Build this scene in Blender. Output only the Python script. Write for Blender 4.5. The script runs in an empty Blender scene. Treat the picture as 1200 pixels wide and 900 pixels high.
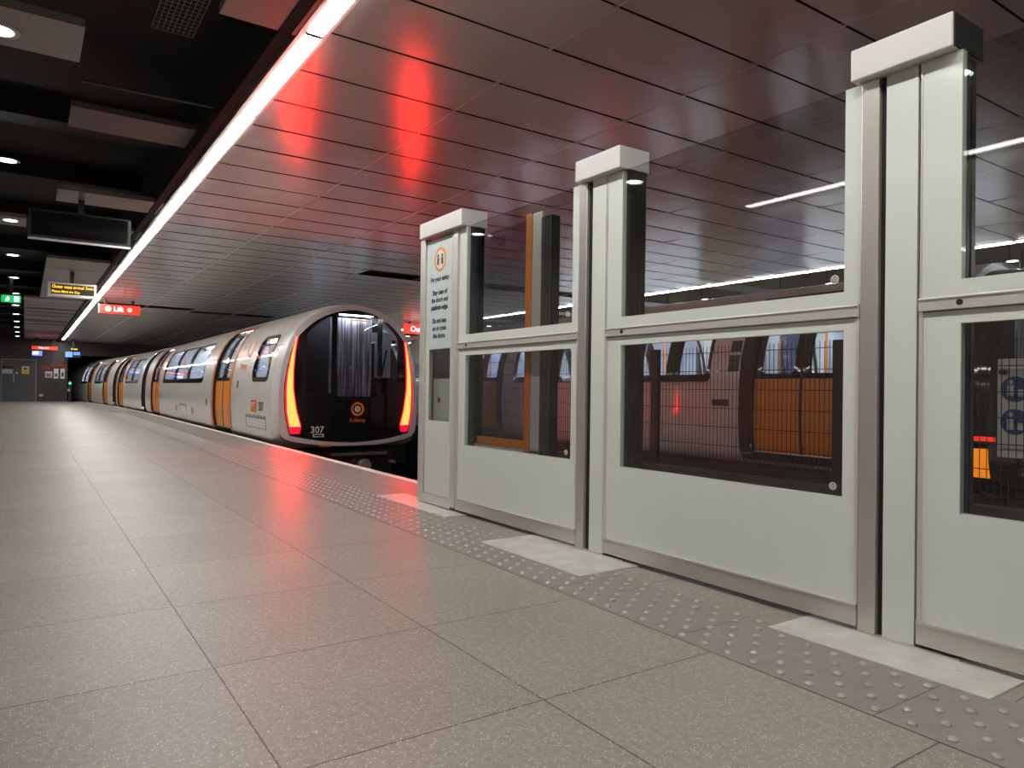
import bpy, bmesh, math, random
from mathutils import Vector, Matrix
random.seed(7)
SC = bpy.context.scene
COL = SC.collection
PI = math.pi

# ------------------------------------------------------------------ helpers
class MB:
    """collects faces with material slots, then builds ONE mesh object"""
    def __init__(s): s.v = []; s.f = []; s.m = []
    def add(s, verts, faces, mi=0):
        o = len(s.v); s.v += [tuple(v) for v in verts]
        s.f += [tuple(i + o for i in f) for f in faces]; s.m += [mi] * len(faces)
    def box(s, x0, x1, y0, y1, z0, z1, mi=0):
        s.add([(x, y, z) for x in (x0, x1) for y in (y0, y1) for z in (z0, z1)],
              [(0,1,3,2),(4,6,7,5),(0,4,5,1),(2,3,7,6),(0,2,6,4),(1,5,7,3)], mi)
    def quad(s, a, b, c, d, mi=0): s.add([a, b, c, d], [(0,1,2,3)], mi)
    def tube(s, p, q, r, n=10, mi=0, r2=None):
        p = Vector(p); q = Vector(q); d = (q - p).normalized()
        a = d.orthogonal().normalized(); b = d.cross(a); r2 = r if r2 is None else r2
        vs = [];
        for c, rr in ((p, r), (q, r2)):
            for i in range(n):
                t = 2*PI*i/n; vs.append(c + (a*math.cos(t) + b*math.sin(t))*rr)
        s.add(vs, [(i, (i+1) % n, n+(i+1) % n, n+i) for i in range(n)] + [tuple(range(n))[::-1], tuple(range(n, 2*n))], mi)
    def ring(s, o, rt, up, nr, r0, r1, th, n=28, mi=0):
        o = Vector(o); rt = Vector(rt); up = Vector(up); nr = Vector(nr)
        vs = []; fs = []
        for i in range(n):
            t = 2*PI*i/n; d = rt*math.cos(t) + up*math.sin(t)
            vs += [o + d*r0, o + d*r1, o + d*r1 + nr*th, o + d*r0 + nr*th]
        for i in range(n):
            a = 4*i; b = 4*((i+1) % n)
            for k in range(4): fs.append((a+k, b+k, b+(k+1) % 4, a+(k+1) % 4))
        s.add(vs, fs, mi)
    def prism(s, loop, d, mi=0):
        """closed loop of 3-D points pushed along d"""
        d = Vector(d); n = len(loop); lo = [Vector(p) for p in loop]
        s.add(lo + [p + d for p in lo], [tuple(range(n)), tuple(range(n, 2*n))[::-1]] +
              [(i, (i+1) % n, n+(i+1) % n, n+i) for i in range(n)], mi)
    def build(s, name, mats, parent=None, smooth=False, bevel=0, recalc=True, kind=None):
        me = bpy.data.meshes.new(name)
        me.from_pydata(s.v, [], s.f)
        if not isinstance(mats, (list, tuple)): mats = [mats]
        for m in mats: me.materials.append(m)
        me.polygons.foreach_set('material_index', s.m)
        bm = bmesh.new(); bm.from_mesh(me)
        bmesh.ops.remove_doubles(bm, verts=bm.verts, dist=1e-5)
        if recalc: bmesh.ops.recalc_face_normals(bm, faces=bm.faces)
        bm.to_mesh(me); bm.free()
        if smooth:
            me.polygons.foreach_set('use_smooth', [True]*len(me.polygons))
            me.set_sharp_from_angle(angle=math.radians(38))
        me.update()
        ob = bpy.data.objects.new(name, me); COL.objects.link(ob)
        if bevel:
            bv = ob.modifiers.new('edge', 'BEVEL'); bv.width = bevel; bv.segments = 2; bv.limit_method = 'ANGLE'
        if parent:
            root = parent
            while root.parent: root = root.parent
            me.transform(Matrix.Translation(-root.location)); ob.parent = parent
        if kind: ob['kind'] = kind
        return ob

def thing(name, label, cat, loc, group=None):
    o = bpy.data.objects.new(name, None); COL.objects.link(o)
    o.location = loc; o.empty_display_size = .1
    o['label'] = label; o['category'] = cat
    if group: o['group'] = group
    return o
def tag(o, label, cat, group=None):
    o['label'] = label; o['category'] = cat
    if group: o['group'] = group
    return o
def struct(mb, name, mats, **k): return mb.build(name, mats, kind='structure', **k)
def copy_thing(src, dloc, label=None, group=None):
    c = src.copy(); COL.objects.link(c); c.location = Vector(src.location) + Vector(dloc)
    if label: c['label'] = label
    if group: c['group'] = group
    for ch in list(src.children):
        d = ch.copy(); COL.objects.link(d); d.parent = c
        for g in list(ch.children):
            e = g.copy(); COL.objects.link(e); e.parent = d
    return c

_dg = None
def text_mb(mb, s, size, o, rt, up, nr, th=.002, align='CENTER', mi=0, bold=0, sx=1.0):
    """lettering as extruded geometry: s at o, baseline along rt"""
    cu = bpy.data.curves.new('lettering', 'FONT'); cu.body = s; cu.size = size; cu.align_x = align
    cu.align_y = 'CENTER'; cu.extrude = .0; cu.offset = bold; cu.resolution_u = 3
    ob = bpy.data.objects.new('lettering', cu); COL.objects.link(ob)
    dg = bpy.context.evaluated_depsgraph_get(); dg.update()
    me = bpy.data.meshes.new_from_object(ob.evaluated_get(dg))
    o = Vector(o); rt = Vector(rt); up = Vector(up); nr = Vector(nr)
    vs = [o + rt*v.co.x*sx + up*v.co.y + nr*th for v in me.vertices]
    mb.add(vs, [tuple(p.vertices) for p in me.polygons], mi)
    bpy.data.objects.remove(ob); bpy.data.curves.remove(cu); bpy.data.meshes.remove(me)

# ------------------------------------------------------------------ materials
def mat(name, col=(.5,.5,.5), rough=.5, metal=0., emit=None, es=0., spec=.5, coat=0., bump=None, noise=None):
    m = bpy.data.materials.new(name); m.use_nodes = True
    nt = m.node_tree; b = nt.nodes['Principled BSDF']
    b.inputs['Base Color'].default_value = (*col, 1); b.inputs['Roughness'].default_value = rough
    b.inputs['Metallic'].default_value = metal; b.inputs['Specular IOR Level'].default_value = spec
    b.inputs['Coat Weight'].default_value = coat; b.inputs['Coat Roughness'].default_value = .05
    if emit:
        b.inputs['Emission Color'].default_value = (*emit, 1); b.inputs['Emission Strength'].default_value = es
    if noise:                        # (scale, low factor, high factor): gentle wear in the colour
        tc = nt.nodes.new('ShaderNodeTexCoord'); n = nt.nodes.new('ShaderNodeTexNoise'); r = nt.nodes.new('ShaderNodeValToRGB')
        n.inputs['Scale'].default_value = noise[0]; n.inputs['Detail'].default_value = 4
        r.color_ramp.elements[0].position = .3; r.color_ramp.elements[1].position = .7
        r.color_ramp.elements[0].color = (*[c*noise[1] for c in col], 1); r.color_ramp.elements[1].color = (*[c*noise[2] for c in col], 1)
        nt.links.new(tc.outputs['Object'], n.inputs['Vector']); nt.links.new(n.outputs['Fac'], r.inputs['Fac'])
        nt.links.new(r.outputs['Color'], b.inputs['Base Color'])
    return m
def glass(name, tint=(.9,.95,.93), ior=1.5, extra=0., rough=0.):
    m = bpy.data.materials.new(name); m.use_nodes = True; nt = m.node_tree; nt.nodes.clear()
    out = nt.nodes.new('ShaderNodeOutputMaterial'); mx = nt.nodes.new('ShaderNodeMixShader')
    t = nt.nodes.new('ShaderNodeBsdfTransparent'); g = nt.nodes.new('ShaderNodeBsdfGlossy'); fr = nt.nodes.new('ShaderNodeLayerWeight')
    t.inputs['Color'].default_value = (*tint, 1); g.inputs['Roughness'].default_value = rough
    g.inputs['Color'].default_value = (1,1,1,1); fr.inputs['Blend'].default_value = .5
    f0 = ((ior-1)/(ior+1))**2 + extra
    pw = nt.nodes.new('ShaderNodeMath'); pw.operation = 'POWER'; pw.inputs[1].default_value = 5
    ad = nt.nodes.new('ShaderNodeMath'); ad.operation = 'MULTIPLY_ADD'; ad.inputs[1].default_value = 1-f0; ad.inputs[2].default_value = f0; ad.use_clamp = True
    nt.links.new(fr.outputs['Facing'], pw.inputs[0]); nt.links.new(pw.outputs[0], ad.inputs[0]); nt.links.new(ad.outputs[0], mx.inputs['Fac'])
    nt.links.new(t.outputs[0], mx.inputs[1]); nt.links.new(g.outputs[0], mx.inputs[2]); nt.links.new(mx.outputs[0], out.inputs['Surface'])
    return m
def emission(name, col, s): return mat(name, (0.02,0.02,0.02), .5, 0, col, s)

M = {}
M['alu'] = mat('satin_aluminium', (.60,.58,.55), .33, .75, noise=(3, .96, 1.03))
M['alu_l'] = mat('pale_aluminium', (.66,.65,.62), .35, .5)
M['cap'] = mat('cap_paint', (.56,.555,.545), .32, .0, spec=.6)
M['frit'] = mat('fritted_glass', (.62,.66,.62), .30, 0, spec=.3, coat=.35, noise=(.8, .98, 1.02))
M['black'] = mat('black_paint', (.012,.012,.013), .45)
M['blackgloss'] = mat('black_gloss', (.008,.008,.01), .08, coat=.5)
M['rubber'] = mat('black_rubber', (.01,.01,.01), .7)
M['dark'] = mat('dark_post', (.045,.045,.043), .3)
M['glass'] = glass('screen_glass', (.86,.88,.87), 1.5, .015)
M['tglass'] = glass('train_glass', (.80,.82,.86), 1.5, .0)
M['orange'] = mat('orange_paint', (.80,.24,.015), .35, coat=.3)
M['orange_d'] = mat('orange_frame', (.55,.15,.012), .4)
M['white_body'] = mat('train_white', (.66,.65,.62), .28, 0, coat=.5, noise=(2.5, .95, 1.02))
M['silver'] = mat('silver_ring', (.60,.57,.56), .38, .12)
M['grey'] = mat('grey_paint', (.20,.20,.20), .5)
M['steel'] = mat('plate_steel', (.56,.55,.52), .42, .35, noise=(9, .85, 1.08))
M['rail'] = mat('rail_steel', (.16,.13,.11), .35, .9)
M['conc'] = mat('pit_concrete', (.035,.033,.032), .85, noise=(4, .6, 1.3))
M['strip'] = emission('strip_diffuser', (1.0,.955,.90), 58.)
M['dl'] = emission('downlight_lens', (.88,1.0,.98), 16.)
M['tail'] = emission('tail_core', (1.0,.0085,.0016), 88.)
M['tail_rim'] = emission('tail_rim', (1.0,.0,.04), 1.0)
M['interior'] = emission('saloon_lamp', (.80,.90,1.0), 34.)
M['cablamp'] = emission('cab_lamp', (.85,.90,1.0), 30.)
M['amber'] = emission('amber_dots', (1.0,.50,.01), 2.6)
M['sign_red'] = mat('red_sign_face', (.75,.04,.02), .4, emit=(1,.035,.015), es=1.0)
M['sign_white'] = mat('white_sign_text', (.9,.9,.9), .4, emit=(1,.95,.92), es=1.3)
M['sign_green'] = mat('green_sign_face', (.0,.4,.12), .4, emit=(.01,.62,.16), es=.8)
M['poster_blue'] = mat('poster_blue', (.05,.09,.22), .5, emit=(.05,.085,.20), es=.9)
M['poster_white'] = mat('poster_white', (.7,.75,.85), .5, emit=(.70,.78,.95), es=1.0)
M['screen_blue'] = mat('screen_blue', (.1,.2,.6), .4, emit=(.13,.28,1.0), es=1.1)
M['notice'] = mat('notice_blue', (.50,.58,.58), .4)
M['ink'] = mat('dark_ink', (.03,.035,.035), .5)
M['red_tile'] = mat('red_tile', (.10,.012,.012), .25, noise=(6, .5, 1.3))
M['door_grey'] = mat('door_grey', (.075,.08,.082), .45)
M['yellow'] = mat('yellow_plate', (.7,.52,.03), .5)
M['paper'] = mat('white_paper', (.6,.6,.58), .6)
M['teal'] = mat('teal_plate', (.25,.42,.42), .5)
M['signblue'] = mat('mandatory_blue', (.02,.06,.22), .4)
M['void'] = mat('void_black', (.006,.0055,.006), .8)
M['soffit'] = mat('soffit_panel', (.27,.24,.23), .4, .2, noise=(3,.9,1.05))
M['wallpanel'] = mat('wall_panel', (.22,.20,.18), .3)
M['seat_orange'] = mat('lit_orange_seat', (.8,.3,.02), .4, emit=(1,.30,.01), es=7.)
M['stain'] = mat('streaked_panel', (.30,.30,.33), .4, .2)

# terrazzo paving with joints (position of joints measured along the platform)
def floor_mat():
    m = bpy.data.materials.new('terrazzo_paving'); m.use_nodes = True; nt = m.node_tree; b = nt.nodes['Principled BSDF']
    N = nt.nodes.new; L = nt.links.new
    tc = N('ShaderNodeTexCoord')
    br = N('ShaderNodeTexBrick'); br.offset = 0; br.squash = 1
    mp = N('ShaderNodeMapping'); mp.inputs['Location'].default_value = (.215, .595-.052, 0)
    L(tc.outputs['Object'], mp.inputs['Vector']); L(mp.outputs[0], br.inputs['Vector'])
    br.inputs['Scale'].default_value = 1; br.inputs['Brick Width'].default_value = .685; br.inputs['Row Height'].default_value = .6915
    br.inputs['Mortar Size'].default_value = .0026; br.inputs['Mortar Smooth'].default_value = .1; br.inputs['Bias'].default_value = 0
    br.inputs['Color1'].default_value = (.218,.198,.177,1); br.inputs['Color2'].default_value = (.245,.223,.199,1); br.inputs['Mortar'].default_value = (.05,.04,.035,1)
    vo = N('ShaderNodeTexVoronoi'); vo.inputs['Scale'].default_value = 135; L(tc.outputs['Object'], vo.inputs['Vector'])
    rp = N('ShaderNodeValToRGB'); rp.color_ramp.elements[0].position = .20; rp.color_ramp.elements[1].position = .36
    rp.color_ramp.elements[0].color = (1,1,1,1); rp.color_ramp.elements[1].color = (0,0,0,1); L(vo.outputs['Distance'], rp.inputs['Fac'])
    wn = N('ShaderNodeMath'); wn.operation = 'GREATER_THAN'; wn.inputs[1].default_value = .62
    sp = N('ShaderNodeSeparateColor'); L(vo.outputs['Color'], sp.inputs[0]); L(sp.outputs[0], wn.inputs[0])
    mu = N('ShaderNodeMath'); mu.operation = 'MULTIPLY'; L(rp.outputs['Color'], mu.inputs[0]); L(wn.outputs[0], mu.inputs[1])
    mx = N('ShaderNodeMix'); mx.data_type = 'RGBA'; L(mu.outputs[0], mx.inputs[0]); L(br.outputs['Color'], mx.inputs[6]); mx.inputs[7].default_value = (.50,.46,.41,1)
    no = N('ShaderNodeTexNoise'); no.inputs['Scale'].default_value = 55; no.inputs['Detail'].default_value = 5; L(tc.outputs['Object'], no.inputs['Vector'])
    r2 = N('ShaderNodeValToRGB'); r2.color_ramp.elements[0].position = .3; r2.color_ramp.elements[1].position = .7
    r2.color_ramp.elements[0].color = (.80,.80,.80,1); r2.color_ramp.elements[1].color = (1.13,1.13,1.13,1); L(no.outputs['Fac'], r2.inputs['Fac'])
    n2 = N('ShaderNodeTexNoise'); n2.inputs['Scale'].default_value = 1.6; n2.inputs['Detail'].default_value = 3; L(tc.outputs['Object'], n2.inputs['Vector'])
    r3 = N('ShaderNodeValToRGB'); r3.color_ramp.elements[0].position = .3; r3.color_ramp.elements[1].position = .72
    r3.color_ramp.elements[0].color = (.90,.90,.90,1); r3.color_ramp.elements[1].color = (1.06,1.06,1.06,1); L(n2.outputs['Fac'], r3.inputs['Fac'])
    m1 = N('ShaderNodeMix'); m1.data_type = 'RGBA'; m1.blend_type = 'MULTIPLY'; m1.inputs[0].default_value = 1; L(mx.outputs[2], m1.inputs[6]); L(r2.outputs['Color'], m1.inputs[7])
    m2 = N('ShaderNodeMix'); m2.data_type = 'RGBA'; m2.blend_type = 'MULTIPLY'; m2.inputs[0].default_value = 1; L(m1.outputs[2], m2.inputs[6]); L(r3.outputs['Color'], m2.inputs[7])
    L(m2.outputs[2], b.inputs['Base Color'])
    b.inputs['Roughness'].default_value = .46; b.inputs['Specular IOR Level'].default_value = .45
    bp = N('ShaderNodeBump'); bp.inputs['Strength'].default_value = .10; bp.inputs['Distance'].default_value = .002
    L(no.outputs['Fac'], bp.inputs['Height']); L(bp.outputs[0], b.inputs['Normal'])
    return m
M['floor'] = floor_mat()
M['tactile'] = mat('tactile_grey', (.185,.170,.155), .42, noise=(14, .88, 1.1))
M['edge_white'] = mat('edge_nosing', (.80,.76,.72), .5, noise=(8, .85, 1.05))
M['ceil'] = mat('ceiling_metal', (.68,.64,.62), .22, .18, noise=(1.2, .97, 1.03))

# ------------------------------------------------------------------ camera (0,0,.82): depth +y, right +x
yaw, pit, rol, F = .596250515, .00939971, .013963498, 841.459
fw = Vector((math.sin(yaw)*math.cos(pit), math.cos(yaw)*math.cos(pit), math.sin(pit)))
rt = Vector((math.cos(yaw), -math.sin(yaw), 0)); up = rt.cross(fw)
r2 = rt*math.cos(rol) + up*math.sin(rol); u2 = -rt*math.sin(rol) + up*math.cos(rol)
cam = bpy.data.cameras.new('camera'); co = bpy.data.objects.new('camera', cam); COL.objects.link(co)
mw = Matrix((( r2.x, u2.x, -fw.x, 0), (r2.y, u2.y, -fw.y, 0), (r2.z, u2.z, -fw.z, .82), (0,0,0,1)))
co.matrix_world = mw; cam.sensor_width = 36; cam.lens = F/1200*36; cam.clip_start = .02; cam.clip_end = 200
SC.camera = co

CZ = 2.92                                    # ceiling height
def off(y): return .0095*y - .0026*max(0, y-22)**2     # the line bends gently to the left far down the platform
def ys(y0, y1, st): n = max(1, int(round((y1-y0)/st))); return [y0 + (y1-y0)*i/n for i in range(n+1)]

# ------------------------------------------------------------------ platform
Y0, Y1 = -7.0, 41.5
EDGE = 2.85; FX = 12.36
m = MB()
yl = ys(Y0, Y1, 1.0)
for a, b in zip(yl, yl[1:]):
    m.quad((-2.0, a, 0), (EDGE+off(a), a, 0), (EDGE+off(b), b, 0), (-2.0, b, 0))
    m.quad((EDGE+off(a), a, 0), (EDGE+off(a), a, -.85), (EDGE+off(b), b, -.85), (EDGE+off(b), b, 0))
struct(m, 'floor', M['floor'])
m = MB()
for a, b in zip(yl, yl[1:]):
    p = [(EDGE-.07+off(a), a), (EDGE+.012+off(a), a), (EDGE+.012+off(b), b), (EDGE-.07+off(b), b)]
    m.add([(x, y, z) for z in (-.06, .004) for x, y in p], [(0,1,2,3),(4,7,6,5),(0,4,5,1),(1,5,6,2),(2,6,7,3),(3,7,4,0)])
struct(m, 'trim_1', M['edge_white'])
# tactile strip
m = MB()
for a, b in zip(yl, yl[1:]):
    p = [(1.80+off(a), a), (2.21+off(a), a), (2.21+off(b), b), (1.80+off(b), b)]
    m.add([(x, y, z) for z in (-.02, .003) for x, y in p], [(0,1,2,3),(4,7,6,5),(0,4,5,1),(1,5,6,2),(2,6,7,3),(3,7,4,0)])
m.v = [(x, min(y, 40.95), z) for x, y, z in m.v]
y = .31
while y < 12:
    m.box(1.80+off(y), 2.21+off(y), y-.0010, y+.0010, .001, .0034, 1); y += .69
tac = m.build('tactile_strip', [M['tactile'], M['ink']])
tag(tac, 'grey blister paving strip running along the platform between the pale paving and the screens', 'tactile paving')
plates = [(2.24, 2.49, 4.05, 5.12), (2.045, 2.49, 2.46, 3.30), (2.17, 2.49, .88, 1.58), (2.17, 2.49, -.65, .06)]
m = MB(); k = 0; y = -.6
while y < 24:
    for c in range(6):
        yy = y + (.0475 if c % 2 else 0); x = 1.834 + c*.0685 + off(yy)
        if any(p[0]-.014 < x < p[1] and p[2]-.01 < yy < p[3]+.01 for p in plates): continue
        n = 12 if yy < 7 else 7; vs = []; prof = ((.0135, .003), (.0125, .007), (.0085, .0100), (.004, .0112))
        for r, z in prof:
            vs += [(x + r*math.cos(2*PI*i/n), yy + r*math.sin(2*PI*i/n), z) for i in range(n)]
        fs = [(q*n+i, q*n+(i+1) % n, (q+1)*n+(i+1) % n, (q+1)*n+i) for q in range(3) for i in range(n)] + [tuple(range(3*n, 4*n))]
        m.add(vs, fs)
    y += .095
dm = m.build('blisters', mat('blister_cap', (.46,.43,.40), .30, .7), tac, smooth=True, kind='stuff')
# metal floor plates under the screen posts
lab = ['pale steel floor plate under the end post with the safety notice', 'pale steel floor plate under the middle screen post',
       'pale steel floor plate under the tallest-looking screen post near the camera', 'pale steel floor plate under the screen post past the last door panel']
for i, p in enumerate(plates):
    m = MB(); m.box(p[0], p[1]-.02, p[2], p[3], .0, .0065)
    o = tag(m.build('floor_plate', M['steel'], bevel=.002), lab[i], 'floor plate', 'steel plates under the screen posts')
    for a in (.2, .8):
        cx, cy = p[0]+(p[1]-p[0])*.45, p[2]+(p[3]-p[2])*a
        m = MB(); m.tube((cx, cy, .006), (cx, cy, .0075), .009, 12); m.build('screw', M['alu'], o)

# ------------------------------------------------------------------ track pit
m = MB()
m.box(2.0, 10.4, Y0, 60, -1.05, -.85)
struct(m, 'floor.001', M['conc'])
m = MB()
for a, b in zip(ys(Y0, 40, 2), ys(Y0, 40, 2)[1:]): m.box(6.10, 6.26, a, b, -.86, -.02)
struct(m, 'wall_centre', M['conc'])
for nm, base, lb in (('near', 4.06, 'near track beside the platform'), ('far', 8.15, 'far track beyond the mesh fence')):
    for sd in (-1, 1):
        m = MB()
        for a, b in zip(ys(Y0, 50, 1.5), ys(Y0, 50, 1.5)[1:]):
            xa, xb = base+sd*.61+off(a), base+sd*.61+off(b)
            for w, z0, z1 in ((.055, -.83, -.815), (.012, -.815, -.72), (.03, -.72, -.69)):
                m.add([(xa-w, a, z0), (xa+w, a, z0), (xb+w, b, z0), (xb-w, b, z0), (xa-w, a, z1), (xa+w, a, z1), (xb+w, b, z1), (xb-w, b, z1)],
                      [(0,1,2,3),(4,7,6,5),(0,4,5,1),(1,5,6,2),(2,6,7,3),(3,7,4,0)])
        tag(m.build('running_rail', M['rail']), 'steel running rail of the %s, %s' % (lb, 'platform side' if (sd < 0) == (nm == 'near') else 'fence side'), 'rail', 'running rails')

# ------------------------------------------------------------------ ceiling of metal panels
m = MB()
XJ = [1.46 + 1.18*i for i in range(9)]
def dark_slot(i, y):
    if abs(y - 21.3) < .3 and i < 2: return True
    if abs(y - 21.6) < .3 and 2 <= i < 4: return True
    return 12.0 < y < 12.35 and i >= 3
rows = []
y = -8.0 + .108
while y < 41: rows.append(y); y += .6
for y in rows:
    for i in range(8):
        if dark_slot(i, y + .3): continue
        x0, x1 = XJ[i] + .004, XJ[i+1] - .004
        g = .0075; a, b = y + g, y + .6 - g*.3
        tl = .006 + random.uniform(-.0015, .0015); sag = random.uniform(.0008, .0026); tx = random.uniform(-.0015, .0015)
        nx, ny = 3, 5; vs = []
        for q in range(ny+1):
            for p in range(nx+1):
                u, v = p/nx, q/ny
                vs.append((x0+(x1-x0)*u, a+(b-a)*v, CZ + tl*(v-.5) + tx*(u-.5) - sag*(1-(2*v-1)**2)*.8))
        fs = [(q*(nx+1)+p, q*(nx+1)+p+1, (q+1)*(nx+1)+p+1, (q+1)*(nx+1)+p) for q in range(ny) for p in range(nx)]
        m.add(vs, fs)
struct(m, 'ceiling', M['ceil'], smooth=True, recalc=False)
m = MB(); m.box(-2.1, 14.6, -8.2, 44, CZ+.62, CZ+.8)
m.box(1.25, 11.1, -8.2, 44, CZ+.05, CZ+.055)
struct(m, 'ceiling.001', M['void'])
m = MB()                                       # pale T-bars between panel columns
for x in XJ[1:-1]: m.box(x-.005, x+.005, -8, 41, CZ-.003, CZ+.02)
struct(m, 'trim_2', M['alu_l'])

# upper void over the walkway: soffit panels and beams
m = MB()
def sof(x0, x1, y0, y1, z=CZ, t=.05): m.box(x0, x1, y0, y1, z, z+t)
sof(.87, 1.30, 2.9, 4.27); sof(-2, .26, 4.90, 5.46); sof(.26, 1.30, 9.1, 9.72); sof(-2, -.02, 11.0, 11.6); sof(.9, 1.30, 11.0, 11.6)
sof(-2, .26, -1, -.4); sof(-2, .26, 1.9, 2.5)
y = 14.2
while y < 20.5:
    sof(.27, 1.30, y, y+.59, CZ + random.uniform(0, .006)); y += .6
y = 21.0
while y < 40:
    w = .59 if random.random() < .75 else .25
    sof(-.05, 1.30, y, y+w, CZ + random.uniform(0, .01)); y += .62
struct(m, 'trim_3', M['soffit'])
m = MB(); sof_z = CZ + .12
m.box(.27, 1.30, 6.7, 7.25, sof_z, sof_z+.05); struct(m, 'trim_9', mat('dull_soffit', (.12,.10,.10), .5)); m = MB()
for yb in (-2.5, 0, 3.2, 8.0, 10.3, 12.9, 16, 19, 22, 25, 28, 31, 34, 37): m.box(-2, 1.25, yb, yb+.30, CZ+.38, CZ+.62)
struct(m, 'trim_4', M['void'])
m = MB(); m.box(1.20, 1.27, -8, 41, CZ-.01, CZ+.62)
struct(m, 'trim_5', M['void'])
# ceiling on the far side mirrors this one
m = MB()
for yb in ys(-6, 39, 3.0): m.box(11.1, 14.4, yb, yb+.6, CZ, CZ+.05)
struct(m, 'trim_6', M['soffit'])
# wire mesh tray in the void
m = MB()
for i in range(9): m.tube((.62+.03*i, 4.1, CZ+.15), (.62+.03*i, 5.0, CZ+.15), .002, 5)
for i in range(19): m.tube((.62, 4.1+.05*i, CZ+.15), (.86, 4.1+.05*i, CZ+.15), .002, 5)
tag(m.build('cable_tray', M['grey']), 'dark wire mesh cable tray in the black void over the walkway', 'cable tray')
m = MB(); m.tube((.30, 6.05, CZ+.1), (1.2, 6.0, CZ+.1), .012, 8)
tag(m.build('conduit_pipe', M['dark']), 'thin dark conduit crossing the black ceiling void beyond the cable tray', 'pipe')

# ------------------------------------------------------------------ light fittings
M['strip_dim'] = emission('dim_strip_diffuser', (1.0,.96,.88), 11.)
def strip_light(x, y0, y1, label, group, lamp='strip'):
    t = thing('strip_light', label, 'strip light', (x, (y0+y1)/2, CZ), group)
    m = MB(); m.box(x-.085, x-.048, y0, y1, CZ-.004, CZ+.06); m.box(x+.048, x+.075, y0, y1, CZ-.004, CZ+.06)
    m.box(x-.06, x+.06, y0, y1, CZ+.03, CZ+.06);
    m.build('mounting_frame', M['alu_l'], t)
    m = MB(); m.box(x-.047, x+.047, y1-.031, y1+.001, CZ-.012, CZ+.03); m.build('joint_bar', M['rubber'], t)
    m = MB(); m.box(x-.044, x+.044, y0+.002, y1-.032, CZ-.010, CZ+.02)
    m.build('diffuser', M[lamp], t)
    return t
P = 1.535
s0 = strip_light(1.385, 4.2-2*P, 4.2-P, 'white light in the long strip edging the platform ceiling', 'lights of the platform strip')
s2 = strip_light(-1.84, 5.2-2*P, 5.2-P, 'white light in the strip along the near wall, mirrored in the screen glass', 'lights of the near wall strip', 'strip_dim')
for k in (-2, -1, 1):
    copy_thing(s2, (0, P*k, 0))
s1 = strip_light(11.0, 4.2-2*P, 4.2-P, 'white light in the far strip seen through the upper screen glass', 'lights of the far strip')
for k in range(-6, 25):
    if k == 0: continue
    copy_thing(s0, (.002*P*k, P*k, 0))
for k in range(-3, 22):
    if k == 0: continue
    copy_thing(s1, (0, P*k, 0))
def downlight(x, y, label, group, z=CZ):
    t = thing('downlight', label, 'downlight', (x, y, z), group)
    m = MB(); m.ring((x, y, z), (1,0,0), (0,1,0), (0,0,-1), .075, .105, .008, 24); m.build('trim_ring', M['alu'], t)
    m = MB(); m.tube((x, y, z-.001), (x, y, z-.006), .075, 24); m.build('lens', M['dl'], t)
    return t
d0 = downlight(-.16, 5.23, 'round recessed downlight on the pale soffit panel nearest the camera', 'walkway downlights')
for k in range(-3, 12):
    if k == 0: continue
    y = 5.23 + 3.0*k
    x = -.16-.012*k if k > 0 else -.16
    copy_thing(d0, (x+.16, y-5.23, 0), 'round recessed downlight in the receding row over the walkway')
e0 = downlight(12.5, 4.8, 'cold white round downlight over the far platform', 'far platform downlights')
for k in range(1, 8): copy_thing(e0, (0, 3.0*k, 0))

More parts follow.
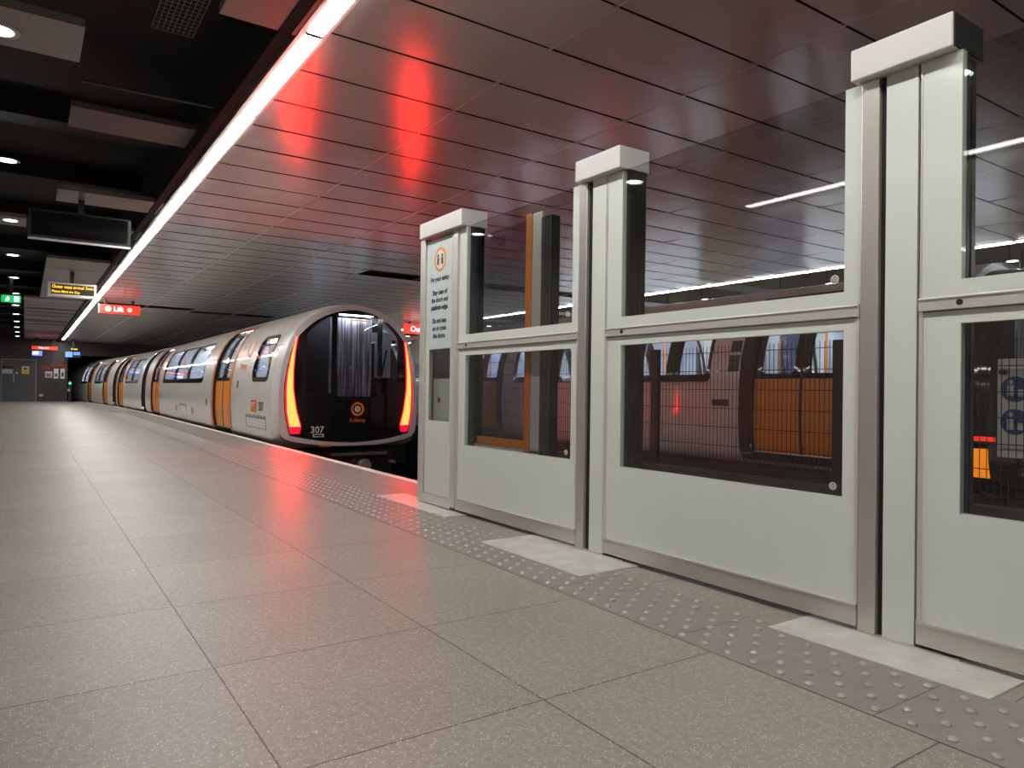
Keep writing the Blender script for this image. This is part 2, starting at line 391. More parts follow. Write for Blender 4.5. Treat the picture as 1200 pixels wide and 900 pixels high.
# ------------------------------------------------------------------ platform screen: posts, panels, sliding leaf
PX = 2.40
def stud(mb, y, z, r=.006): mb.tube((PX-.004, y, z), (PX+.004, y, z), r, 14)
def mark(parent, y, z, r=.013):
    m = MB(); m.ring((PX-.0005, y, z), (0,-1,0), (0,0,1), (-1,0,0), r*.72, r, .001, 20)
    for k in (-1, 0, 1): m.box(PX-.0015, PX-.0005, y+k*r*.38-r*.1, y+k*r*.38+r*.1, z-r*.5, z+r*.5)
    m.build('maker_mark', M['paper'], parent)
def bay(y0, y1, w0, w1, label):
    """fixed bay between y0 and y1 (y1 nearer the end of the line); clear panes from w0 to w1"""
    t = thing('glazed_screen', label, 'glass screen', (PX, (y0+y1)/2, 0), 'glazed panels of the platform screen')
    x0, x1 = PX, PX+.03
    m = MB()                                           # upper frosted border: sides and sill
    m.box(x0, x1, y0+.002, w0, 1.187, 1.905); m.box(x0, x1, w1, y1-.002, 1.187, 1.905); m.box(x0, x1, w0, w1, 1.138, 1.187)
    m.box(x0, x1, y0+.002, w0, 1.138, 1.187); m.box(x0, x1, w1, y1-.002, 1.138, 1.187)
    m.build('upper_border', M['frit'], t)
    m = MB(); m.box(x0+.006, x1-.006, w0, w1, 1.187, 1.9055); m.build('upper_pane', M['glass'], t)
    m = MB(); m.box(x0-.012, x1+.01, y0, y1, 1.094, 1.136); m.box(x0-.016, x1, y0, y1, 1.128, 1.136); m.build('mid_rail', M['alu_l'], t, bevel=.002)
    m = MB()
    m.box(x0, x1, y0+.012, w0, .098, 1.090); m.box(x0, x1, w1, y1-.012, .098, 1.090)
    m.box(x0, x1, w0, w1, 1.050, 1.090); m.box(x0, x1, w0, w1, .098, .458)
    m.build('lower_border', M['frit'], t)
    m = MB(); m.box(x0+.006, x1-.006, w0, w1, .458, 1.050); m.build('lower_pane', M['glass'], t)
    m = MB(); m.box(x0-.010, x1+.01, y0+.0, y1, .022, .090); m.box(x0-.014, x1, y0, y1, .088, .098); m.build('kick_rail', M['alu'], t, bevel=.002)
    for q in ((y0, y0+.012, .098, 1.094, .006), (y1-.012, y1, .098, 1.094, .006), (y0, y0+.005, 1.136, 1.905, .003), (y1-.005, y1, 1.136, 1.905, .003)):
        m = MB(); m.box(x0-q[4], x1, q[0], q[1], q[2], q[3]); m.build('side_bead', M['alu_l'], t)
    m = MB(); m.tube((x0-.014, y1-.125, 1.114), (x0-.011, y1-.125, 1.114), .010, 16); m.build('lock_cylinder', M['black'], t)
    mark(t, w0+.035, 1.235, .016); mark(t, w0+.035, .495, .014)
    return t
bay(2.92, 4.185, 2.978, 4.09, 'glazed screen panel next to the end post, with an orange framed door leaf behind it')
bay(1.385, 2.705, 1.447, 2.598, 'wide glazed screen panel between the second and third posts, red train showing through')
bay(-.13, 1.185, -.085, 1.062, 'glazed screen panel cut by the picture edge, an orange glow low in its glass')
bay(-1.64, -.315, -1.58, -.42, 'glazed screen panel beyond the picture edge, past the fourth post')

def post(y0, y1, cy0, cy1, label, dark_end=False):
    """aluminium jamb at y1 side, gap, frosted cover, cap on top"""
    t = thing('screen_post', label, 'screen post', (PX+.08, (y0+y1)/2, 0), 'posts of the platform screen')
    m = MB(); m.box(PX-.008, PX+.02, y1-.062, y1, .012, 1.906); m.build('jamb', M['alu'], t, bevel=.003)
    m = MB(); m.box(PX-.001, PX+.02, y0+.008, y0+.112, .004, 1.906); m.build('cover_panel', M['frit'], t)
    m = MB(); m.box(PX+.012, PX+.035, y0+.004, y1-.006, .004, 1.905)
    m.build('seal', M['rubber'], t)
    m = MB(); m.box(PX+.043, PX+.145, cy0+.012, cy1-.02, .002, 1.906)
    for k in range(3): m.box(PX+.05+.03*k, PX+.056+.03*k, cy0+.008, cy0+.0125, .02, 1.9)
    m.build('back_column', M['dark'], t)
    m = MB(); m.box(PX-.045, PX+.155, cy0, cy1, 1.907, 2.016); m.build('cap', M['cap'], t, bevel=.005)
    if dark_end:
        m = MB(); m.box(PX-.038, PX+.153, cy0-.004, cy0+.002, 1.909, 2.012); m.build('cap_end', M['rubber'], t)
    m = MB(); m.box(PX-.012, PX+.15, cy0-.02, cy1+.0, .0065, .012); m.build('foot_plate', M['alu'], t)
    mark(t, y0+.07, .052, .012)
    return t
post(2.705, 2.918, 2.572, 2.912, 'second screen post from the train, between the two clear glass bays')
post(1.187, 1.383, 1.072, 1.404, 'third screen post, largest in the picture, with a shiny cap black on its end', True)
post(-.315, -.132, -.45, -.115, 'fourth screen post, just out of the picture on the right')
# end post with notice
t = thing('screen_post', 'end screen post nearest the train, carrying the blue safety notice', 'screen post', (PX+.08, 4.46, 0), 'posts of the platform screen')
m = MB(); m.box(PX-.012, PX+.035, 4.66, 4.735, .012, 1.906); m.box(PX-.012, PX+.03, 4.19, 4.255, .03, 1.906); m.box(PX-.010, PX+.03, 4.255, 4.66, .012, .075)
m.build('jamb', M['alu_l'], t, bevel=.003)
m = MB(); A0, A1 = 4.258, 4.655; W0, W1 = 4.297, 4.61
m.box(PX+.002, PX+.03, A0, W0, .08, 1.885); m.box(PX+.002, PX+.03, W1, A1, .08, 1.885)
m.box(PX+.002, PX+.03, W0, W1, .08, .60); m.box(PX+.002, PX+.03, W0, W1, 1.105, 1.885)
m.build('cover_panel', M['frit'], t)
m = MB(); m.box(PX+.008, PX+.022, W0, W1, .60, 1.105); m.build('small_pane', M['glass'], t)
m = MB(); m.box(PX+.07, PX+.085, 4.25, 4.66, .2, .90); m.build('equipment_cover', M['frit'], t)
m = MB(); m.tube((PX+.066, 4.57, .745), (PX+.07, 4.57, .745), .02, 16); m.tube((PX+.066, 4.59, 1.05), (PX+.07, 4.59, 1.05), .012, 12); m.build('lock_cylinder', M['dark'], t)
m = MB(); m.box(PX+.043, PX+.145, 4.10, 4.17, .004, 1.906); m.box(PX+.09, PX+.145, 4.10, 4.72, .004, .60); m.box(PX+.12, PX+.145, 4.10, 4.72, .6, 1.9)
m.build('back_column', M['dark'], t)
m = MB(); m.box(PX-.045, PX+.155, 4.085, 4.69, 1.907, 2.016); m.build('cap', M['cap'], t, bevel=.005)
m = MB(); m.box(PX+.0, PX+.004, W0-.012, W1+.012, 1.108, 1.86)
nt_ = m.build('safety_notice', M['notice'], t)
m = MB(); R_, U_, N_ = (0,-1,0), (0,0,1), (-1,0,0); cy = (W0+W1)/2
m.ring((PX, cy, 1.735), R_, U_, N_, .066, .085, .0015, 32); m.build('ring_symbol', M['orange'], nt_)
m = MB()
m.tube((PX-.0008, cy, 1.735), (PX-.0004, cy, 1.735), .066, 28); m.build('symbol_ground', M['paper'], nt_)
m = MB()
for dy in (-.03, .03):
    m.tube((PX-.003, cy+dy, 1.762), (PX-.001, cy+dy, 1.762), .011, 12)
    m.box(PX-.003, PX-.001, cy+dy-.012, cy+dy+.012, 1.70, 1.748)
lines = [('For your safety:', 1.60, .047), ('Stay clear of', 1.505, .047), ('the doors and', 1.452, .047), ('platform edge.', 1.399, .047),
         ('Do not lean', 1.305, .047), ('on or cross', 1.252, .047), ('the doors.', 1.199, .047)]
for s_, z_, q in lines: text_mb(m, s_, q, (PX, cy, z_), R_, U_, N_, .0015, bold=.0022, sx=.90)
m.build('lettering', M['ink'], nt_)

# sliding door leaf parked behind the first bay
LX = 2.485
t = thing('door_leaf', 'orange edged sliding door leaf standing behind the glass of the end screen panel', 'sliding door', (LX, 3.7, 0))
m = MB()
m.box(LX-.012, LX+.012, 3.455, 3.515, .40, 1.875); m.box(LX-.012, LX+.012, 3.515, 4.02, 1.055, 1.095); m.box(LX-.012, LX+.012, 3.515, 4.05, .47, .52)
m.build('orange_frame', M['orange_d'], t)
m = MB(); m.box(LX-.008, LX+.012, 3.36, 3.455, .06, 1.87); m.build('stile', M['alu_l'], t)
m = MB(); m.box(LX-.012, LX+.05, 3.265, 3.36, .06, 1.83)
for k in range(2): m.box(LX-.016, LX+.0, 3.29+.03*k, 3.30+.03*k, .06, 1.83)
m.build('edge_seal', M['dark'], t)
m = MB(); m.box(LX-.004, LX+.004, 3.515, 4.095, .52, 1.84); m.build('pane', glass('leaf_glass', (.78,.80,.90), 1.5, .03), t)
m = MB(); m.box(LX-.008, LX+.008, 3.36, 4.09, .05, .47); m.build('lower_panel', M['frit'], t)

# ------------------------------------------------------------------ trains
def lerp_tab(tab, z):
    if z <= tab[0][0]: return tab[0][1]
    for (a, b), (c, d) in zip(tab, tab[1:]):
        if z <= c: return b + (d-b)*(z-a)/(c-a)
    return tab[-1][1]
BODY = [(-.08,.98),(-.03,1.08),(.05,1.13),(.15,1.155),(.45,1.175),(.83,1.168),(1.05,1.145),(1.22,1.115),(1.38,1.068),(1.52,1.012),(1.65,.935),(1.77,.845),(1.86,.755),(1.945,.64),(2.02,.50),(2.075,.34),(2.105,.17),(2.115,0.0)]
RING = [(-.05,0.0),(-.04,.5),(.03,.98),(.10,1.10),(.30,1.13),(.45,1.14),(.83,1.13),(1.2,1.085),(1.51,.99),(1.765,.84),(1.935,.62),(2.05,.34),(2.085,.17),(2.10,0.0)]
FACE = [(.01,0.0),(.02,.3),(.05,.6),(.125,.945),(.27,.98),(.45,1.012),(.70,1.028),(.9,1.02),(1.15,.985),(1.40,.925),(1.56,.845),(1.71,.715),(1.83,.565),(1.91,.42),(1.965,.26),(1.99,.12),(2.0,0.0)]
def W(z): return lerp_tab(BODY, z)

class Train:
    def __init__(s, base, dz=0.0, curve=True): s.base = base; s.dz = dz; s.curve = curve
    def xc(s, y): return s.base + (off(y) if s.curve else .0095*y)
    def P(s, y, z, sd, o=0.): return (s.xc(y) + sd*(W(z)+o), y, z + s.dz)
    def slab(s, mb, y0, y1, z0, z1, sd, oi, oo, mi=0, dy=.9, dz=.14):
        Y = ys(y0, y1, dy); Z = ys(z0, z1, dz); ny, nz = len(Y), len(Z)
        vs = [s.P(y, z, sd, oo) for y in Y for z in Z] + [s.P(y, z, sd, oi) for y in Y for z in Z]
        n = ny*nz; fs = []
        for a in range(ny-1):
            for b in range(nz-1):
                q = (a*nz+b, a*nz+b+1, (a+1)*nz+b+1, (a+1)*nz+b); fs += [q, tuple(i+n for i in q)[::-1]]
        for b in range(nz-1):
            for a in (0, ny-1): fs.append((a*nz+b, a*nz+b+1, a*nz+b+1+n, a*nz+b+n))
        for a in range(ny-1):
            for b in (0, nz-1): fs.append((a*nz+b, (a+1)*nz+b, (a+1)*nz+b+n, a*nz+b+n))
        mb.add(vs, fs, mi)
    def rr(s, y0, y1, z0, z1, r, n=5):
        """rounded rectangle loop in (y,z), with extra points on long edges"""
        pts = []
        for cy, cz, a0 in ((y1-r, z1-r, 0), (y0+r, z1-r, 90), (y0+r, z0+r, 180), (y1-r, z0+r, 270)):
            for k in range(n+1):
                t = math.radians(a0 + 90*k/n); pts.append((cy + r*math.cos(t), cz + r*math.sin(t)))
        out = []
        for i, p in enumerate(pts):
            q = pts[(i+1) % len(pts)]; d = math.hypot(q[0]-p[0], q[1]-p[1]); k = max(1, int(d/.09))
            out += [(p[0]+(q[0]-p[0])*j/k, p[1]+(q[1]-p[1])*j/k) for j in range(k)]
        return out
    def rring(s, mb, outer, inner, sd, oi, oo, mi=0):
        """frame between two rounded rectangles given as (y0,y1,z0,z1,r), resampled to the same count"""
        A = s.resample(s.rr(*outer), 72); B = s.resample(s.rr(*inner), 72); n = 72
        vs = [s.P(y, z, sd, oo) for y, z in A] + [s.P(y, z, sd, oo) for y, z in B] + [s.P(y, z, sd, oi) for y, z in B] + [s.P(y, z, sd, oi) for y, z in A]
        fs = []
        for i in range(n):
            j = (i+1) % n
            for k in range(4): fs.append((k*n+i, k*n+j, ((k+1) % 4)*n+j, ((k+1) % 4)*n+i))
        mb.add(vs, fs, mi)
    def resample(s, L, n):
        d = [0]
        for a, b in zip(L, L[1:]+L[:1]): d.append(d[-1] + math.hypot(b[0]-a[0], b[1]-a[1]))
        out = []; T = d[-1]; i = 0
        for k in range(n):
            t = T*k/n
            while d[i+1] < t: i += 1
            f = (t-d[i])/(d[i+1]-d[i]+1e-9); a = L[i]; b = L[(i+1) % len(L)]
            out.append((a[0]+(b[0]-a[0])*f, a[1]+(b[1]-a[1])*f))
        return out

def car(T, label, y0, y1, doors, tris, cabs, lights=True, group=None, end_gangway=True, frame='orange_d', inner_front=True):
    """one car: body shell with real openings, doors, windows, saloon"""
    t = thing('subway_car', label, 'subway car', (T.xc((y0+y1)/2), (y0+y1)/2, -.7), group)
    holes = []                                            # (a,b,z0,z1)
    for a, b in doors: holes.append((a, b, .08, 1.86))
    for a, b in tris: holes.append((a+.03, b-.03, .935, 1.71))
    for a, b in cabs: holes.append((a+.03, b-.03, .935, 1.60))
    ysx = sorted(set([y0, y1] + [h[0] for h in holes] + [h[1] for h in holes])); Y = []
    for a, b in zip(ysx, ysx[1:]): Y += ys(a, b, 1.0)[:-1]
    Y.append(y1)
    Z = sorted(set([z for z, w in BODY] + [.08, 1.86, .935, 1.71, 1.60, 1.30]))
    m = MB()
    for sd in (-1, 1):
        for a, b in zip(Y, Y[1:]):
            for c, d in zip(Z, Z[1:]):
                my, mz = (a+b)/2, (c+d)/2
                if any(h[0] < my < h[1] and h[2] < mz < h[3] for h in holes): continue
                m.quad(T.P(a, c, sd), T.P(a, d, sd), T.P(b, d, sd), T.P(b, c, sd))
        for h in holes:                                   # reveals
            T.slab(m, h[0]-.002, h[0]+.0, h[2], h[3], sd, -.06, 0.0, 0); T.slab(m, h[1], h[1]+.002, h[2], h[3], sd, -.06, 0.0, 0)
    m.build('body_shell', M['white_body'], t, smooth=True, recalc=True)
    m = MB()                                              # saloon floor, inner end walls
    for a, b in zip(Y, Y[1:]):
        m.quad((T.xc(a)-1.05, a, .06+T.dz), (T.xc(a)+1.05, a, .06+T.dz), (T.xc(b)+1.05, b, .06+T.dz), (T.xc(b)-1.05, b, .06+T.dz))
    m.build('saloon_floor', M['grey'], t)
    m = MB()
    for a, b in zip(Y, Y[1:]):                            # dark sill under the skirt
        m.add([(T.xc(y)+sx, y, z+T.dz) for y in (a, b) for sx in (-1.0, 1.0) for z in (-.38, -.05)],
              [(0,1,3,2),(4,6,7,5),(0,4,5,1),(2,3,7,6),(0,2,6,4),(1,5,7,3)])
    m.build('underframe', M['rubber'], t)
    for yb in (y0+2.3, y1-2.3):
        m = MB(); x = T.xc(yb)
        for sd in (-1, 1):
            m.box(x+sd*.75-.05, x+sd*.75+.05, yb-1.0, yb+1.0, -.55+T.dz, -.35+T.dz)
        bg = m.build('bogie', M['black'], t)
        for q in (-.65, .65):
            for sd in (-1, 1):
                m = MB(); m.tube((x+sd*.55, yb+q, -.42+T.dz), (x+sd*.65, yb+q, -.42+T.dz), .27, 20); m.build('wheel', M['rail'], bg)
    if lights:
        for sd in (-1, 1):
            m = MB()
            for a, b in zip(ys(y0+1.3, y1-.3, 1.5), ys(y0+1.3, y1-.3, 1.5)[1:]):
                m.quad((T.xc(a)+sd*.50, a, 1.93+T.dz), (T.xc(a)+sd*.62, a, 1.87+T.dz), (T.xc(b)+sd*.62, b, 1.87+T.dz), (T.xc(b)+sd*.50, b, 1.93+T.dz))
            m.build('saloon_lamp', M['interior'], t)
    for sd in (-1, 1):
        for a, b in doors:
            m = MB(); w = .17                             # orange surround with a dark seal inside
            T.slab(m, a-w, a-.02, -.02, 1.90, sd, -.03, .012); T.slab(m, b+.02, b+w, -.02, 1.90, sd, -.03, .012); T.slab(m, a-w, b+w, 1.87, 1.93, sd, -.03, .012)
            m.build('door_surround', M[frame], t, smooth=True)
            m = MB(); T.slab(m, a-.02, a+.015, .05, 1.88, sd, -.06, .004); T.slab(m, b-.015, b+.02, .05, 1.88, sd, -.06, .004); T.slab(m, a-.02, b+.02, -.02, .075, sd, -.05, .01)
            m.build('door_seal', M['rubber'], t, smooth=True)
            c = (a+b)/2
            m = MB(); T.slab(m, c-.018, c+.018, .08, 1.84, sd, -.07, -.030); m.build('door_seal', M['rubber'], t, smooth=True)
            for p, q in ((a+.015, c-.006), (c+.006, b-.015)):
                m = MB(); T.slab(m, p, q, .08, .93, sd, -.065, -.035)
                dl = m.build('door', M['orange'], t, smooth=True)
                m = MB(); T.rring(m, (p, q, .93, 1.86, .02), (p+.09, q-.09, .99, 1.76, .06), sd, -.065, -.033)
                m.build('window_mask', M['blackgloss'], dl, smooth=True)
                m = MB(); T.slab(m, p+.085, q-.085, .985, 1.765, sd, -.058, -.045); m.build('door_pane', M['tglass'], dl, smooth=True)
        for a, b in tris:
            m = MB(); T.rring(m, (a, b, .895, 1.74, .06), (a+.05, b-.05, .99, 1.70, .04), sd, -.03, .006)
            L = (b-a-.1); k = 3 if L > 3 else 2
            for i in range(1, k): T.slab(m, a+.05+L*i/k-.11, a+.05+L*i/k+.11, .98, 1.71, sd, -.03, .0055)
            f = m.build('window_frame', M['blackgloss'], t, smooth=True)
            for i in range(k):
                m = MB(); T.slab(m, a+.05+L*i/k, a+.05+L*(i+1)/k, .98, 1.71, sd, -.02, -.008); m.build('window_pane', M['tglass'], f, smooth=True)
        for a, b in cabs:
            m = MB(); T.rring(m, (a, b, .905, 1.635, .13), (a+.06, b-.06, .975, 1.58, .10), sd, -.03, .007)
            T.slab(m, a+.06, b-.06, 1.475, 1.495, sd, -.02, .005)
            f = m.build('window_frame', M['blackgloss'], t, smooth=True)
            m = MB(); T.slab(m, a+.05, b-.05, .965, 1.59, sd, -.02, -.008); m.build('window_pane', M['tglass'], f, smooth=True)
    if end_gangway:
        m = MB(); n = 9
        for i in range(n):
            a = y1 + .9*i/n; b = a + .9/n*.75
            lo = [(T.xc(a)+sd*(W(z)-.06-(.02 if i % 2 else 0)), z) for sd, zz in ((-1, [z for z, _ in BODY]), (1, [z for z, _ in BODY][::-1])) for z in zz]
            m.prism([(x, a, z+T.dz-.02) for x, z in lo], (0, b-a, 0))
        m.build('gangway_bellows', M['rubber'], t)
    m = MB()                                              # inner end wall
    zs = [z for z, _ in BODY if .06 < z < 2.1]; x = T.xc(y1-.25)
    m.prism([(x-W(z)+.06, y1-.25, z-.03+T.dz) for z in zs] + [(x+W(z)-.06, y1-.25, z-.03+T.dz) for z in zs[::-1]], (0, .03, 0)); m.build('end_wall', M['lining'], t)
    if inner_front:
        x = T.xc(y0+.05); m = MB()
        m.prism([(x-W(z)+.01, y0+.03, z-.005+T.dz) for z in zs] + [(x+W(z)-.01, y0+.03, z-.005+T.dz) for z in zs[::-1]], (0, .03, 0)); m.build('end_wall', M['rubber'], t)  # added black wall, stops saloon light leaking onto the bellows
        m = MB(); x = T.xc(y0+.1)
        m.prism([(x-W(z)+.06, y0+.12, z-.02+T.dz) for z in zs] + [(x+W(z)-.06, y0+.12, z-.02+T.dz) for z in zs[::-1]], (0, .03, 0)); m.build('end_wall', M['lining'], t)
    if end_gangway:
        x = T.xc(y1-.02); m = MB()
        m.prism([(x-W(z)+.01, y1-.05, z-.005+T.dz) for z in zs] + [(x+W(z)-.01, y1-.05, z-.005+T.dz) for z in zs[::-1]], (0, .03, 0)); m.build('end_wall', M['rubber'], t)  # black wall added to keep saloon light out of the gangway
    for a, b in doors:
        for y in (a-.10, b+.10):
            if not y0+1.2 < y < y1-.4: continue
            for sd in (-1, 1):
                m = MB(); x = T.xc(y)
                m.prism([(x+sd*(W(z)-.07), y-.012, z+T.dz) for z in (.08, .5, 1.0, 1.3, 1.6, 1.8)] + [(x+sd*.52, y-.012, z+T.dz) for z in (1.8, .08)], (0, .024, 0))
                m.build('draught_screen', M['lining'], t)
                m = MB(); m.tube((x+sd*.52, y, .08+T.dz), (x+sd*.50, y, 1.98+T.dz), .018, 8); m.build('grab_pole', M['orange'], t)
    return t

def cab_front(T, t, yf, number, lit=True):
    """curved nose: silver ring, black glazed face, tail lights, badge"""
    xc = T.xc(yf) - .045
    def D(dx): return yf - .13*(1 - min(1, (dx/1.05))**2 if abs(dx) < 1.05 else 0)
    # transition from body to ring and the ring's front
    n = 26
    def loop(tab, k=n):
        zs = [tab[0][0] + (tab[-1][0]-tab[0][0])*(.5-.5*math.cos(PI*i/k)) for i in range(k+1)]
        return [(-lerp_tab(tab, z), z) for z in zs] + [(lerp_tab(tab, z), z) for z in zs[::-1]]
    body0 = [(-.98,-.08)]; B = loop(BODY); R = loop(RING); Fc = loop(FACE)
    m = MB(); k = len(B)
    L0 = [(T.xc(yf+.3)+x, yf+.30, z) for x, z in B]
    L1 = [(xc+.02+x*.995, yf+.10, z) for x, z in R]
    L2 = [(xc+x*.965, D(x)+.0, z*.985+.012) for x, z in R]
    L3 = [(xc+x, D(x), z) for x, z in Fc]
    L4 = [(xc+x, D(x)+.06, z) for x, z in Fc]
    for A, C in ((L0, L1),):
        m.add(A+C, [(i, i+1, k+i+1, k+i) for i in range(k-1)] + [(k-1, 0, k, 2*k-1)])
    m.build('nose_shell', M['white_body'] if lit else M['blackgloss'], t, smooth=True)
    m = MB()
    for A, C in ((L1, L2), (L2, L3), (L3, L4)):
        m.add(A+C, [(i, i+1, k+i+1, k+i) for i in range(k-1)] + [(k-1, 0, k, 2*k-1)])
    m.build('nose_ring', M['silver'] if lit else M['blackgloss'], t, smooth=True)
    # black face with three panes
    FW = lambda z: lerp_tab(FACE, z)
    Z = sorted(set([z for z, _ in FACE] + [.70, .75, 1.93, 1.88, 1.62, 1.5, 1.3, 1.05, .58, .35]))
    cols = [-1.06, -.90, -.72, -.36, -.28, -.12, .05, .22, .36, .45, .72, .90, 1.06]
    fa = MB(); gl = [MB(), MB(), MB()]
    def cx(i, z):
        w = FW(z)
        if i == 0: return -w
        if i == len(cols)-1: return w
        lim = max(0, w - .085)
        return max(-lim, min(lim, cols[i]))
    for a, b in zip(Z, Z[1:]):
        for i in range(len(cols)-1):
            q = [(cx(i, a), a), (cx(i+1, a), a), (cx(i+1, b), b), (cx(i, b), b)]
            if (q[1][0]-q[0][0]) + (q[2][0]-q[3][0]) < 1e-5: continue
            pts = [(xc+x, D(x)+.012, z) for x, z in q]
            # drop duplicate corners
            pp = []
            for p in pts:
                if not pp or (Vector(p)-Vector(pp[-1])).length > 1e-5: pp.append(p)
            if len(pp) > 1 and (Vector(pp[0])-Vector(pp[-1])).length < 1e-5: pp.pop()
            if len(pp) < 3: continue
            tgt = fa
            if a >= .699 and b <= 1.931 and 4 <= i <= 7: tgt = gl[1]
            elif a >= .749 and b <= 1.881 and i == 2: tgt = gl[0]
            elif a >= .749 and b <= 1.881 and i == 9: tgt = gl[2]
            tgt.add(pp, [tuple(range(len(pp)))])
    face = fa.build('front_mask', M['blackgloss'], t, smooth=True)
    for g in gl:
        if g.f: g.build('windscreen', M['cabglass'], face, smooth=True)
    # shelf of cab behind the glass: partition, end door with streaks, lamp, seat back
    m = MB(); zs = [z for z, _ in BODY if z > .04]
    m.prism([(T.xc(yf+.75)-(W(z)-.05 if z < 2.1 else 0), yf+.75, z-.02) for z in zs] + [(T.xc(yf+.75)+W(z)-.05, yf+.75, z-.02) for z in zs[::-1] if z < 2.1], (0, .04, 0)); m.build('cab_partition', M['cabwall'], t)
    m = MB(); m.box(xc-.30, xc+.38, yf+.16, yf+.19, .66, 1.90)
    ed = m.build('end_door', M['streak'], t)
    m = MB(); m.tube((xc+.04, yf+.15, 1.14), (xc+.04, yf+.16, 1.14), .022, 12); m.box(xc-.28, xc-.17, yf+.13, yf+.15, 1.26, 1.275); m.build('door_handle', M['alu'], ed)
    m = MB(); m.box(xc-.16, xc+.34, yf+.03, yf+.14, 1.935, 1.96); m.build('cab_lamp', M['cablamp'], t)
    m = MB(); m.box(xc+.02, xc+.30, yf+.05, yf+.11, 1.86, 1.875); m.build('cab_lamp', M['orange_lamp'], t)
    m = MB(); m.box(xc+.50, xc+.55, yf+.45, yf+.55, .7, 1.55); m.box(xc+.5, xc+.85, yf+.4, yf+.6, .7, 1.0); m.tube((xc+.62, yf+.35, .95), (xc+.72, yf+.35, 1.45), .015, 8); m.build('cab_console', M['black'], t)
    m = MB(); m.box(xc+.45, xc+.95, yf+.70, yf+.74, .72, 1.75); m.build('cab_side_panel', M['cabpale'], t)
    # tail lights
    out_ = [(.86,1.55),(.925,1.32),(.975,1.02),(.99,.78),(.978,.47),(.94,.255)]
    inn_ = [(.795,.255),(.86,.5),(.905,.82),(.905,1.08),(.885,1.35)]
    def dens(L, closed=True):
        r = []
        for p, q in zip(L, L[1:]+L[:1]):
            kk = max(1, int(math.hypot(q[0]-p[0], q[1]-p[1])/.09)); r += [(p[0]+(q[0]-p[0])*j/kk, p[1]+(q[1]-p[1])*j/kk) for j in range(kk)]
        return r
    def zstrip(mb, lo_in, lo_out, sd, lift):
        zs = [lo_in[0][0] + (lo_in[-1][0]-lo_in[0][0])*i/18 for i in range(19)]
        vs = []
        for z in zs:
            a, b = lerp_tab(lo_in, z), lerp_tab(lo_out, z)
            for x in (a, b): vs.append((xc+sd*x, D(x)+.012-lift, z))
        mb.add(vs, [(2*i, 2*i+1, 2*i+3, 2*i+2) for i in range(18)])
    tin = [(.255,.795),(.5,.86),(.82,.905),(1.08,.905),(1.35,.885),(1.55,.858)]
    tout = [(.255,.94),(.47,.978),(.78,.99),(1.02,.975),(1.32,.925),(1.55,.866)]
    rin = [(.15,.80),(.255,.775),(.5,.842),(.82,.888),(1.08,.888),(1.35,.868),(1.60,.83)]
    rout = [(.15,.93),(.27,.965),(.45,.998),(.70,1.014),(.9,1.006),(1.15,.97),(1.40,.91),(1.60,.835)]
    if not lit:                                            # dark end: added orange patch and red bar for an unidentified glow
        m = MB(); T.slab(m, yf+.0, yf+.30, .03, .29, -1, -.02, .012); m.build('glow_patch', M['glow_mat'], t)
        m = MB(); T.slab(m, yf-.06, yf+.12, .36, .40, -1, -.02, .012); m.build('glow_patch', M['sign_red'], t)
    for sd in (-1, 1) if lit else ():
        m = MB(); zstrip(m, rin, rout, sd, .006); lens = m.build('tail_light', M['tail_rim'], t, smooth=True)
        m = MB(); zstrip(m, tin, tout, sd, .014); m.build('lamp_core', M['tail'] if lit else M['glow_mat'], lens, smooth=True)
    # badge and number
    o = Vector((xc+.05, D(.05)+.006, .512)); R_, U_, N_ = (1,0,0), (0,0,1), (0,-1,0)
    m = MB(); m.ring(o, R_, U_, N_, .072, .104, .004, 36); text_mb(m, 'Subway', .085, (o.x, o.y, .345), R_, U_, N_, .005, bold=.001)
    bd = m.build('badge', M['badge_orange'], t)
    m = MB(); m.tube(o+Vector((0,-.001,0)), o+Vector((0,-.004,0)), .048, 28); m.build('badge_disc', M['badge_grey'], bd)
    m = MB(); text_mb(m, 'S', .075, o, R_, U_, N_, .006, bold=.002); m.build('badge_letter', M['badge_red'], bd)
    m = MB(); text_mb(m, number, .135, (xc-.56, D(.56)-.004, .205), R_, U_, N_, .006, bold=.002)
    m.box(xc-.62, xc-.48, D(.55)-.006, D(.55)-.002, .10, .112); m.box(xc-.60, xc-.46, D(.53)-.006, D(.53)-.002, .135, .147)
    m.box(xc-.62, xc-.60, D(.61)-.006, D(.61)-.002, .10, .147); m.box(xc-.48, xc-.46, D(.47)-.006, D(.47)-.002, .10, .147)
    m.build('fleet_number', M['paper'], t)
    # lower valance, coupler, buffer beam
    m = MB(); m.box(xc-.30, xc+.62, yf+.02, yf+.14, -.205, -.155); m.build('buffer_beam', M['beam'], t, bevel=.01)
    m = MB(); m.box(xc-.7, xc+.75, yf+.15, yf+.5, -.62, -.12); m.build('valance', M['black'], t)
    m = MB(); m.tube((xc+.22, yf+.16, -.36), (xc+.22, yf-.02, -.36), .07, 16, r2=.11); m.tube((xc+.22, yf-.02, -.36), (xc+.22, yf-.05, -.36), .11, 16, r2=.09); m.build('coupler', M['alu'], t, smooth=True)
    m = MB()
    for q in (-.16, .70):
        m.tube((xc+q, yf+.14, -.32), (xc+q, yf+.06, -.32), .025, 10); m.tube((xc+q+.06, yf+.14, -.32), (xc+q+.06, yf+.06, -.34), .018, 10)
    m.build('jumper_socket', M['alu'], t)
    m = MB(); m.box(xc-.52, xc-.36, D(.45)-.012, D(.45)+.02, -.045, -.012); m.build('step_marker', M['orange_d'], t)

